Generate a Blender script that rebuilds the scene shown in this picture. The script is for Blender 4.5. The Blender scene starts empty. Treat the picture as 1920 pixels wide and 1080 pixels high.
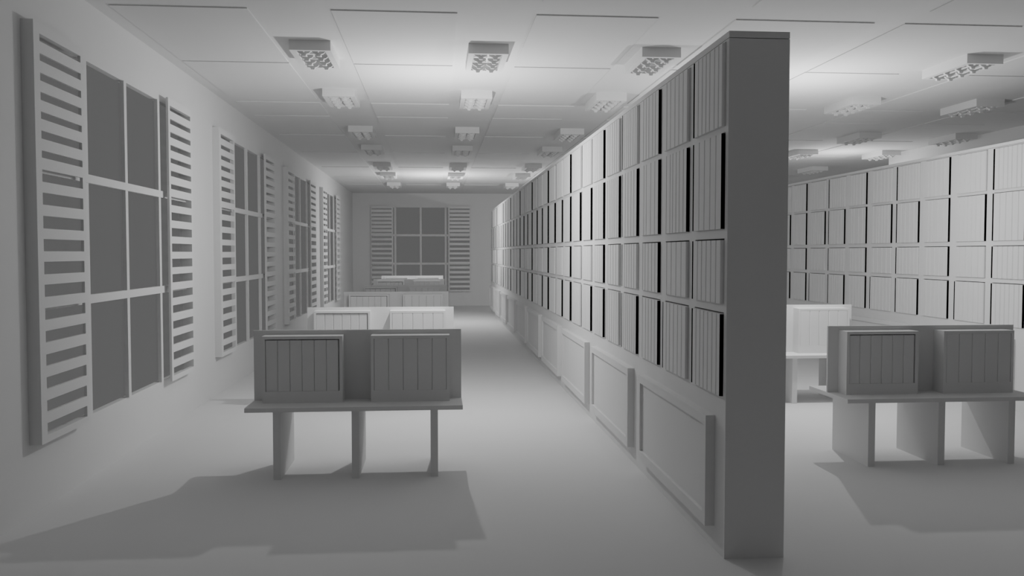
import bpy, bmesh, math
from mathutils import Vector, Matrix

S = bpy.context.scene
COL = S.collection

# ------------------------------------------------------------------ materials
def clay(name, v, rough=0.95, var=0.03, scale=3.0):
    m = bpy.data.materials.new(name); m.use_nodes = True
    nt = m.node_tree; b = nt.nodes['Principled BSDF']
    b.inputs['Roughness'].default_value = rough
    b.inputs['Specular IOR Level'].default_value = 0.0
    tc = nt.nodes.new('ShaderNodeTexCoord'); nz = nt.nodes.new('ShaderNodeTexNoise')
    nz.inputs['Scale'].default_value = scale; nz.inputs['Detail'].default_value = 2
    rp = nt.nodes.new('ShaderNodeValToRGB')
    a, c = max(v - var * v, 0), min(v + var * v, 1)
    rp.color_ramp.elements[0].color = (a, a, a, 1); rp.color_ramp.elements[1].color = (c, c, c, 1)
    nt.links.new(tc.outputs['Object'], nz.inputs['Vector'])
    nt.links.new(nz.outputs['Fac'], rp.inputs['Fac'])
    nt.links.new(rp.outputs['Color'], b.inputs['Base Color'])
    return m

ALB = 0.71
M_WALL = clay('wall_plaster', ALB, var=0.012)
M_FLOOR = clay('floor_surface', ALB, var=0.012)
M_CEIL = clay('ceiling_surface', ALB, var=0.01)
M_CASE = clay('bookcase_board', ALB, var=0.012)
M_BOOK = clay('book_cloth', ALB, var=0.015, scale=8)
M_BENCH = clay('bench_board', ALB, var=0.012)
M_LAMP = clay('lamp_metal', ALB, var=0.01)
M_WIN = clay('window_paint', ALB, var=0.01)
M_BLACK = clay('unlit_gap_black', 0.0, var=0.0)  # unlit cubby interior, painted onto book sides and edges
M_DARK = clay('recess_shade', 0.05, var=0.0)  # cubby shade put into the back panel's colour

def pane_mat():
    m = bpy.data.materials.new('clear_glass'); m.use_nodes = True
    nt = m.node_tree; nt.nodes.clear()
    o = nt.nodes.new('ShaderNodeOutputMaterial'); t = nt.nodes.new('ShaderNodeBsdfTransparent')
    d = nt.nodes.new('ShaderNodeBsdfDiffuse'); mx = nt.nodes.new('ShaderNodeMixShader')
    d.inputs['Color'].default_value = (.3, .3, .3, 1); mx.inputs[0].default_value = 0.03
    nt.links.new(t.outputs[0], mx.inputs[1]); nt.links.new(d.outputs[0], mx.inputs[2])
    nt.links.new(mx.outputs[0], o.inputs[0])
    return m
M_PANE = pane_mat()

# ------------------------------------------------------------------ helpers
class MB:
    def __init__(s): s.v = []; s.f = []; s.m = []
    def box(s, x0, x1, y0, y1, z0, z1, mi=0):
        n = len(s.v)
        s.v += [(x0,y0,z0),(x1,y0,z0),(x1,y1,z0),(x0,y1,z0),(x0,y0,z1),(x1,y0,z1),(x1,y1,z1),(x0,y1,z1)]
        s.f += [tuple(n+i for i in q) for q in ((0,3,2,1),(4,5,6,7),(0,1,5,4),(1,2,6,5),(2,3,7,6),(3,0,4,7))]
        s.m += [mi]*6
        return s
    def prism(s, poly, axis, a, b, mi=0):
        """extrude a 2-D polygon along an axis ('x','y','z') from a to b"""
        n = len(s.v); k = len(poly)
        def P(p, t):
            return {'x': (t, p[0], p[1]), 'y': (p[0], t, p[1]), 'z': (p[0], p[1], t)}[axis]
        s.v += [P(p, a) for p in poly] + [P(p, b) for p in poly]
        s.f += [tuple(range(n+k-1, n-1, -1)), tuple(range(n+k, n+2*k))]
        s.f += [(n+i, n+(i+1)%k, n+k+(i+1)%k, n+k+i) for i in range(k)]
        s.m += [mi]*(k+2)
        return s
    def mesh(s, name, mats):
        me = bpy.data.meshes.new(name); me.from_pydata(s.v, [], s.f)
        for m in (mats if isinstance(mats, (list, tuple)) else [mats]): me.materials.append(m)
        for p, i in zip(me.polygons, s.m): p.material_index = i
        bm = bmesh.new(); bm.from_mesh(me); bmesh.ops.recalc_face_normals(bm, faces=bm.faces); bm.to_mesh(me); bm.free()
        return me
    def build(s, name, mats, parent=None, bevel=0):
        o = bpy.data.objects.new(name, s.mesh(name, mats)); COL.objects.link(o)
        if parent: o.parent = parent
        if bevel:
            b = o.modifiers.new('bevel', 'BEVEL'); b.width = bevel; b.segments = 2; b.limit_method = 'ANGLE'
        return o

def tag(o, label=None, cat=None, group=None, kind=None):
    if label: o['label'] = label
    if cat: o['category'] = cat
    if group: o['group'] = group
    if kind: o['kind'] = kind
    return o
def empty(name, loc=(0,0,0)):
    o = bpy.data.objects.new(name, None); COL.objects.link(o); o.location = loc
    o.empty_display_size = .1
    return o
def copy_tree(o, parent=None):
    c = o.copy(); COL.objects.link(c)
    if parent: c.parent = parent
    for ch in list(KIDS.get(o.name, o.children)): copy_tree(ch, c)
    return c
KIDS = {}
ORD = ['first','second','third','fourth','fifth','sixth','seventh','eighth','ninth','tenth']

# ------------------------------------------------------------------ measured room
HC = 1.3
L = 1.993           # left wall plane
H = 2.743           # ceiling
D = 21.47           # far wall plane
NEAR = -0.6
P, W_U, Y0 = 1.2169, 1.5594, 3.572     # bookcase run: front plane, unit width, near end
R, Y0R = 4.735, 3.506                   # second run
XR = 6.65           # right wall
TH = 0.04           # wall thickness

# ------------------------------------------------------------------ camera
cd = bpy.data.cameras.new('camera'); cam = bpy.data.objects.new('camera', cd); COL.objects.link(cam)
cd.sensor_width = 36; cd.lens = 1640.116/1920*36; cd.clip_start = .05
cam.location = (0, 0, HC); cam.rotation_euler = (math.radians(90-2.3124), 0, math.radians(-5.0045))
S.camera = cam

def project(x, y, z):
    yw, pt, f = math.radians(5.0045), math.radians(2.3124), 1640.116
    fw = Vector((math.sin(yw)*math.cos(pt), math.cos(yw)*math.cos(pt), -math.sin(pt)))
    rt = Vector((math.cos(yw), -math.sin(yw), 0)); up = rt.cross(fw)
    d = Vector((x, y, z-HC)); w = max(d.dot(fw), .01)
    return 960+f*d.dot(rt)/w, 540-f*d.dot(up)/w

# ------------------------------------------------------------------ shell
fl = MB().box(-L-TH, 8.6, NEAR, D+TH, -.08, 0).build('floor', M_FLOOR); tag(fl, kind='structure')
ce = MB(); ce.box(-L-TH, 8.6, NEAR, D+TH, H, H+.1)
PCOL = [(-1.887,-1.10),(-.613,.137),(.616,1.369),(1.858,2.75),(2.948,3.73),(4.30,4.96),(5.44,6.17)]
PROW = [(3.6,5.05),(5.33,6.79),(6.82,8.40),(8.585,9.39),(9.425,10.86),(10.915,12.70),(12.755,14.85),(14.93,16.7),(16.78,18.6),(18.7,20.8)]
for a, b in PCOL:
    for c, d in PROW: ce.box(a, b, c, d, H-.007, H+.002)
tag(ce.build('ceiling', M_CEIL), kind='structure')

ZT, ZB = 2.40, 0.362     # window opening
WIN_L = [5.837 + 3.65*k for k in range(4)]
HALF_L = 1.376           # half opening on the left wall
FARC, HALF_F = -0.3525, 1.2

def wall_with_holes(name, axis, p0, p1, a0, a1, holes):
    """axis 'x': wall plane perpendicular to x, running along y"""
    m = MB()
    def add(u0, u1, z0, z1):
        if axis == 'x': m.box(p0, p1, u0, u1, z0, z1)
        else: m.box(u0, u1, p0, p1, z0, z1)
    cur = a0
    for u0, u1 in holes:
        add(cur, u0, 0, H); add(u0, u1, 0, ZB); add(u0, u1, ZT, H); cur = u1
    add(cur, a1, 0, H)
    return tag(m.build(name, M_WALL), kind='structure')
wall_with_holes('wall_left', 'x', -L-TH, -L, NEAR, D+TH, [(c-HALF_L-.001, c+HALF_L+.001) for c in WIN_L])
wall_with_holes('wall_far', 'y', D, D+TH, -L, 8.6, [(FARC-HALF_F, FARC+HALF_F)])
wr = MB().box(XR, XR+.12, NEAR, 12.4, 0, H); wr.box(XR+.12, 8.6, 12.28, 12.4, 0, H); wr.box(8.48, 8.6, 12.4, D, 0, H)
tag(wr.build('wall_right', M_WALL), kind='structure')

# ------------------------------------------------------------------ windows (sash with glazing bars) and louvred shutters
GAPS = [(2.376,2.339),(2.281,2.244),(2.186,2.147),(2.092,2.052),(1.996,1.960),(1.903,1.863),(1.805,1.769),
        (1.712,1.651),(1.598,1.538),(1.483,1.420),(1.368,1.307),(1.255,1.192),(1.141,1.079),(1.024,.965),
        (.910,.852),(.793,.734),(.679,.619),(.563,.503),(.449,.389)]
SH_T, SH_B, DP = 2.430, 0.352, 0.060
# local frame: u along the wall, w out of the wall into the room, z up
def P_left(c): return lambda u0,u1,w0,w1,z0,z1: (-L+w0, -L+w1, c+u0, c+u1, z0, z1)
def P_far(c): return lambda u0,u1,w0,w1,z0,z1: (c+u0, c+u1, D-w1, D-w0, z0, z1)

def make_window(n, tf, half, bar):
    root = empty('window_%d' % n); tag(root, kind='structure')
    b = MB()
    for uc in bar: b.box(*tf(uc-.023, uc+.023, -.012, .012, ZB, ZT))
    for z0, z1 in ((1.700,1.748),(1.008,1.058)): b.box(*tf(-half+.032, half-.032, -.008, .016, z0, z1))
    b.build('glazing_bars', M_WIN, root)
    g = MB().box(*tf(-half+.032, half-.032, -.022, -.018, ZB, ZT)).build('pane', M_PANE, root)
    return root

def make_shutter(tf, u0, u1, a0, a1, outer, label):
    """outer edge to outer edge u0..u1, louvre field a0..a1"""
    cu = tf((u0+u1)/2, (u0+u1)/2, 0, 0, SH_B, SH_B)
    root = empty('louvered_shutter', (cu[0], cu[2], SH_B))
    inv = Vector(root.location)
    def bx(*q):
        x0,x1,y0,y1,z0,z1 = tf(*q)
        return x0-inv.x, x1-inv.x, y0-inv.y, y1-inv.y, z0-inv.z, z1-inv.z
    W0 = -TH
    # the outer stile reaches back to the wall, the inner one is a thin strip standing clear of the sash
    MB().box(*bx(u0, a0, W0 if outer < 0 else DP-.016, DP, SH_B, SH_T)).build('stile', M_WIN, root)
    MB().box(*bx(a1, u1, W0 if outer > 0 else DP-.016, DP, SH_B, SH_T)).build('stile', M_WIN, root)
    MB().box(*bx(a0, a1, DP-.030, DP, GAPS[0][0], SH_T)).build('top_rail', M_WIN, root)
    MB().box(*bx(a0, a1, DP-.030, DP, SH_B, GAPS[-1][1])).build('bottom_rail', M_WIN, root)
    s = MB()
    for (t0, b0), (t1, b1) in zip(GAPS[:-1], GAPS[1:]): s.box(*bx(a0, a1, DP-.014, DP, t1, b0))
    s.build('louver_slats', M_WIN, root)
    return tag(root, label, 'shutter', 'louvered shutters beside the windows')

place = ['nearest window of the left wall', 'second window of the left wall', 'third window of the left wall', 'fourth, farthest window of the left wall']
for k, c in enumerate(WIN_L):
    tf = P_left(c)
    make_window(k+1, tf, HALF_L, (-.628, .020, .700))
    make_shutter(tf, -1.376, -.769, -1.311, -.811, -1, 'pale louvered shutter on the near side of the ' + place[k])
    make_shutter(tf, .768, 1.376, .811, 1.345, 1, 'pale louvered shutter on the far side of the ' + place[k])
tf = P_far(FARC)
make_window(5, tf, HALF_F, (-.616, .0, .606))
make_shutter(tf, -1.2, -.668, -1.189, -.700, -1, 'pale louvered shutter left of the window on the far end wall')
make_shutter(tf, .668, 1.2, .700, 1.189, 1, 'pale louvered shutter right of the window on the far end wall')

# ------------------------------------------------------------------ ceiling lights
LW, LD, LB = .278, .592, 2.674
def make_light():
    root = empty('ceiling_light'); h = H-LB
    b = MB()   # housing: box open at the bottom (rim .036 wide), roof inside
    r = .040; e = .030
    b.box(0, r, 0, LD, 0, h); b.box(LW-r, LW, 0, LD, 0, h); b.box(r, LW-r, 0, e, 0, h); b.box(r, LW-r, LD-e, LD, 0, h)
    b.box(r, LW-r, e, LD-e, h-.015, h)
    b.build('housing', M_LAMP, root)
    for cx in (LW*.5-.050, LW*.5+.050):
        shield = [(-.042,.016),(-.045,.006),(-.036,-.004),(-.017,-.011),(-.012,-.026),(.012,-.026),(.017,-.011),(.036,-.004),(.045,.006),(.042,.016)]
        for i in range(4):
            yc = e + .045 + i*(LD-2*e-.09)/3
            MB().prism([(cx+p[0], p[1]) for p in shield], 'y', yc-.011, yc+.011).build('louver_fin', M_LAMP, root)
        t = MB(); k = 12
        t.prism([(cx+.007*math.cos(2*math.pi*i/k), .004+.007*math.sin(2*math.pi*i/k)) for i in range(k)], 'y', e+.002, LD-e-.002)
        t.build('tube', M_LAMP, root)
    return root
ROWS = [6.0975,7.8541,10.1315,11.877,14.1763,15.8819,18.1611]
COLS = [(-.984,'row along left wall',range(7)), (.233,'middle left-aisle row',range(7)), (1.452,'row above long bookcases',range(7)),
        (3.85,'right-aisle row',(0,1)), (5.06,'row above right-hand bookcases',(1,2,3)), (6.27,'row along right wall',(2,3,4,5))]
proto = make_light(); KIDS[proto.name] = list(proto.children); first = True
for x, nm, rows in COLS:
    for j, r in enumerate(rows):
        o = proto if first else copy_tree(proto); first = False
        o.location = (x, ROWS[r], LB)
        o.name = 'ceiling_light'
        tag(o, 'boxy ceiling light with two louver troughs, %s in the %s' % (ORD[j], nm), 'ceiling light', 'ceiling lights in rows')

# ------------------------------------------------------------------ bookcases
CELLS_Y = [(.035, .452), (.548, .982), (1.084, 1.506)]   # near, middle, far cubby
SIDE = CELLS_Y[0][0]
ROWS_Z = [(1.832, 2.184), (1.400, 1.808), (1.083, 1.360), (0.689, 1.046)]
CAP = 2.1926; ZTOP = 2.2193; DEP = .26; LOWZ = 0.649
def make_bookcase():
    root = empty('bookcase')
    for a, b in ((.0003, SIDE), (CELLS_Y[2][1], W_U-.0003)): MB().box(0, DEP, a, b, 0, CAP-.003).build('side_panel', M_CASE, root)
    MB().box(0, DEP, .0003, W_U-.0003, CAP, ZTOP).build('top_board', M_CASE, root)
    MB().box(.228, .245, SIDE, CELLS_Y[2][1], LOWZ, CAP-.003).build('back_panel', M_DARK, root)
    MB().box(.245, .258, SIDE, CELLS_Y[2][1], LOWZ, CAP-.003).build('rear_board', M_CASE, root)
    zs = [(ROWS_Z[0][1], CAP-.003), (ROWS_Z[1][1], ROWS_Z[0][0]), (ROWS_Z[2][1], ROWS_Z[1][0]), (ROWS_Z[3][1], ROWS_Z[2][0]), (LOWZ, ROWS_Z[3][0])]
    for z0, z1 in zs: MB().box(0, .228, SIDE, CELLS_Y[2][1], z0, z1).build('shelf', M_CASE, root)
    for k in range(2):
        for z0, z1 in ROWS_Z: MB().box(0, .228, CELLS_Y[k][1], CELLS_Y[k+1][0], z0, z1).build('divider', M_CASE, root)
    MB().box(0, .258, SIDE, CELLS_Y[2][1], 0, LOWZ).build('base_cabinet', M_CASE, root)
    d = MB(); y0, y1, z0, z1 = .138, 1.421, .100, .590; fr = .046; x = -.042
    d.box(x, 0, y0, y0+fr, z0, z1); d.box(x, 0, y1-fr, y1, z0, z1); d.box(x, 0, y0+fr, y1-fr, z1-fr+.003, z1); d.box(x, 0, y0+fr, y1-fr, z0, z0+fr+.008)
    door = d.build('cupboard_door', M_CASE, root)
    MB().box(x+.016, 0, y0+fr, y1-fr, z0+fr+.008, z1-fr+.003).build('inset_panel', M_CASE, door)
    KIDS[door.name] = list(door.children)
    return root
case0 = make_bookcase(); KIDS[case0.name] = list(case0.children)
UNITS = []
first = True
for run, x, ys, idx, rn in (('mid', P, Y0, range(10), 'middle run'), ('right', R, Y0R, (2, 3, 4, 5, 6, 7, 1), 'right run')):
    for n, i in enumerate(idx):
        o = case0 if first else copy_tree(case0); first = False
        o.name = 'bookcase'; o.location = (x, ys+i*W_U, 0)
        if run == 'mid':
            lab = 'grey bookcase ending the middle run, plain end panel facing camera' if i == 0 else 'grey bookcase of twelve cubbies, %s from near end of the middle run' % ORD[i]
        else:
            lab = ('grey bookcase of twelve cubbies, %s in view of the right-hand run' % ORD[n]) if i > 1 else 'grey bookcase past the frame edge, starting the right-hand run'
        tag(o, lab, 'bookcase', 'bookcases standing end to end')
        UNITS.append((run, n, x, ys+i*W_U, rn))

# ------------------------------------------------------------------ books
# per row, per cubby (near, middle, far): widths pattern, far-end gap painted as shade, near side painted unlit black
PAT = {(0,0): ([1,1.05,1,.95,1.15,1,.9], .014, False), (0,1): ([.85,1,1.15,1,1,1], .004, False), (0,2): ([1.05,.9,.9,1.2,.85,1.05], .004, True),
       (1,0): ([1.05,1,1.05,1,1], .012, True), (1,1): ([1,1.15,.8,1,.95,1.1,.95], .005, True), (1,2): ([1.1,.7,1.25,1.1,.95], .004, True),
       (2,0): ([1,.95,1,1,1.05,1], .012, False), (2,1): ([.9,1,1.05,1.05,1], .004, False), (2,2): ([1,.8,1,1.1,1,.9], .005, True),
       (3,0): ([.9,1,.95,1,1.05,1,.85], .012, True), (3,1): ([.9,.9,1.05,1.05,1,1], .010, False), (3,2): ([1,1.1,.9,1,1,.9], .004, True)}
PRO, BD = .0155, .20
def book_mesh(w, h, black, edge):
    """spine faces -x at x=0, origin bottom centre of the spine; black: unlit interior painted on the near side, edge: gap shade painted at the far edge"""
    c, g = .0060, .0009; y0, y1 = -w/2+g, w/2-g
    m = MB()
    poly = [(0,y0+c),(c,y0),(BD,y0),(BD,y1),(c,y1),(0,y1-c)]
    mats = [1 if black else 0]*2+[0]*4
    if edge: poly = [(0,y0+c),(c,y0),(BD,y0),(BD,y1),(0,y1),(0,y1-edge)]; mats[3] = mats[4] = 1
    k = len(poly)
    m.v = [(p[0],p[1],0) for p in poly]+[(p[0],p[1],h) for p in poly]
    m.f = [tuple(range(k-1,-1,-1)), tuple(range(k,2*k))]+[(i,(i+1)%k,k+(i+1)%k,k+i) for i in range(k)]
    m.m = [0, 0]+mats
    return m.mesh('book', [M_BOOK, M_BLACK])
ROWN = ['top', 'second', 'third', 'bottom']; CUBN = ['near', 'middle', 'far']
UNITBOOKS = []     # (row, cubby, index from left, count, local y, z, mesh, w, h, black)
for (r, c), (ws, gap, blk) in PAT.items():
    z0, z1 = ROWS_Z[r]; ya, yb = CELLS_Y[c]
    near_off = .0005
    edge = gap*1.6 if gap >= .01 else 0  # dark gap beside the books, painted as a strip on the spine
    tot = yb-.001-edge-(ya+near_off); s = tot/sum(ws); y = yb-.001
    h = z1-z0-.007
    for i, w in enumerate(ws):
        w = w*s + (edge if i == 0 else 0); last = i == len(ws)-1
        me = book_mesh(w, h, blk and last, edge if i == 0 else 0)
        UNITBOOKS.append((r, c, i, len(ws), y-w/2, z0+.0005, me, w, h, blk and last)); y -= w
cand = []
for u in UNITS:
    run, n, x, yu, rn = u
    for b in UNITBOOKS:
        ya, yb2 = yu+b[4]-b[7]/2, yu+b[4]+b[7]/2
        p = [project(x-PRO, yy, zz) for yy in (ya, yb2) for zz in (b[5], b[5]+b[8])]
        umin, umax = min(q[0] for q in p), max(q[0] for q in p); vmin, vmax = min(q[1] for q in p), max(q[1] for q in p)
        lo = 1482 if run == 'right' else 0
        wpx = min(umax, 1920)-max(umin, lo)
        if run == 'right':      # the two right-hand benches hide what is below their tops
            vmax = min(vmax, 612 if umax > 1551 else 574)
        cand.append((max(wpx, 0)*max(vmax-vmin, 0), u, b))
cand.sort(key=lambda t: -t[0])
N_SHELF = 223
stuff = MB()
RUNN = {'mid': 'middle run', 'right': 'right-hand run'}
for rank, (area, u, b) in enumerate(cand):
    run, n, x, yu, rn = u
    r, c, i, cnt, ly, z, me, w, h, blk = b
    loc = (x-PRO, yu+ly, z)
    if rank < N_SHELF:
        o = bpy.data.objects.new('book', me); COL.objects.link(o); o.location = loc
        w_ = 'grey book with shade-painted side' if blk else 'plain grey book'
        tag(o, '%s, %s from left, %s-row %s cubby, %s bookcase of %s' % (w_, ORD[i], ROWN[r], CUBN[c], ORD[n], RUNN[run]), 'book', 'books filling the bookcase cubbies')
    else:
        k = len(stuff.v)
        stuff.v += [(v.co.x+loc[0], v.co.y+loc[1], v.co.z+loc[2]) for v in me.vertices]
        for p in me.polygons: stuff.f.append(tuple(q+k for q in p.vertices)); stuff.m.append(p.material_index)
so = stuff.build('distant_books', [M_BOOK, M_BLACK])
tag(so, 'grey books packed in the remaining cubbies of both bookcase runs', 'books', 'books filling the bookcase cubbies', 'stuff')

# ------------------------------------------------------------------ benches with boxes of books
SEAT, PT = .420, .838
def make_bench():
    root = empty('display_bench')        # origin: floor, middle of the divider board's front
    MB().box(-.617, .617, -.277, .265, SEAT-.0245, SEAT).build('bench_top', M_BENCH, root)
    for xc in (-.444, .0, .452): MB().box(xc-.0215, xc+.0215, -.240, .240, 0, SEAT-.0245).build('leg_panel', M_BENCH, root)
    MB().box(-.616, .616, 0, .015, SEAT, PT).build('divider_board', M_BENCH, root)
    return root
BXW, BXD, BX0, BX1 = .463, .114, SEAT, .812
def make_box(wood, inset_right):
    root = empty('book_box')             # origin: bottom, front left corner
    z1 = BX1-SEAT; zo0, zo1 = .068, .374; t0 = .018
    b = MB()
    b.box(0, t0, 0, BXD, 0, z1); b.box(BXW-t0, BXW, 0, BXD, 0, z1)
    b.box(t0, BXW-t0, 0, BXD, 0, zo0); b.box(t0, BXW-t0, 0, BXD, zo1, z1); b.box(t0, BXW-t0, BXD-.012, BXD, zo0, zo1)
    b.build('case', M_BENCH, root)
    return root
def spine(w, h, d):
    m = MB(); c = .004; y = [-w/2+.0005, w/2-.0005]
    poly = [(y[0]+c, 0), (y[1]-c, 0), (y[1], c), (y[1], d), (y[0], d), (y[0], c)]
    m.prism(poly, 'z', 0, h)
    return m.mesh('book', [M_BOOK])
bench0 = make_bench(); KIDS[bench0.name] = list(bench0.children)
boxA = make_box(None, True); KIDS[boxA.name] = list(boxA.children)
BH = .374-.068
inner = BXW-.036
meA = spine((inner-.005)/6, BH-.006, .09); meB = spine(inner/5, BH-.0008, .09)
BEN = [(-.462, 5.297), (-.462, 7.49), (-.462, 10.45), (-.462, 12.62), (-.462, 15.40), (-.462, 17.70), (3.078, 5.297), (3.078, 7.49)]
BNAME = ['%s left-aisle bench' % q for q in ('nearest','second','third','fourth','fifth','farthest')] + ['nearest right-aisle bench', 'second right-aisle bench']
fb = fx = True
for n, (bx, by) in enumerate(BEN):
    o = bench0 if fb else copy_tree(bench0); fb = False
    o.name = 'display_bench'; o.location = (bx, by, 0)
    tag(o, 'low grey bench with upright divider board on three leg panels, ' + BNAME[n], 'bench', 'display benches down the aisles')
    for side, x0 in enumerate((-.547, .081)):
        q = boxA if fx else copy_tree(boxA); fx = False
        q.name = 'book_box'; q.location = (bx+x0, by-BXD, SEAT)
        nm = ('six', 'left') if side == 0 else ('five', 'right')
        tag(q, 'grey open-front box for %s books, %s of two on %s' % (nm[0], nm[1], BNAME[n]), 'box', 'book boxes on the benches')
        if n == 5: continue        # only the top of the farthest boxes shows
        k = 6 if side == 0 else 5
        w = (inner-.005)/6 if side == 0 else inner/5
        for i in range(k):
            bo = bpy.data.objects.new('book', meA if side == 0 else meB); COL.objects.link(bo)
            bo.location = (bx+x0+.018+w*(i+.5), by-BXD+(.006 if side == 0 else .001), SEAT+.068+.0003)
            tag(bo, 'grey book spine, %s from left in the %s box, %s' % (ORD[i], 'left' if side == 0 else 'right', BNAME[n]), 'book', 'books standing in the bench boxes')

# ------------------------------------------------------------------ light
PW = 55
def lamp(x, y, z, p):
    l = bpy.data.lights.new('lamp', 'POINT'); l.energy = p; l.shadow_soft_size = .015
    o = bpy.data.objects.new('point_light', l); COL.objects.link(o); o.location = (x, y, z)
for x, y, z, p in ((.07, 7.0, 1.87, PW), (2.95, 6.95, 1.87, PW), (.07, 16.2, 1.87, PW), (2.95, 16.2, 1.87, PW), (5.75, 12.05, 2.08, PW*.42)): lamp(x, y, z, p)
w = bpy.data.worlds.new('world'); S.world = w; w.use_nodes = True
w.node_tree.nodes['Background'].inputs['Color'].default_value = (.088, .088, .088, 1)
w.node_tree.nodes['Background'].inputs['Strength'].default_value = 1
S.view_settings.view_transform = 'Filmic'
S.view_settings.look = 'None'
S.cycles.max_bounces = 8; S.cycles.diffuse_bounces = 6; S.cycles.transparent_max_bounces = 12
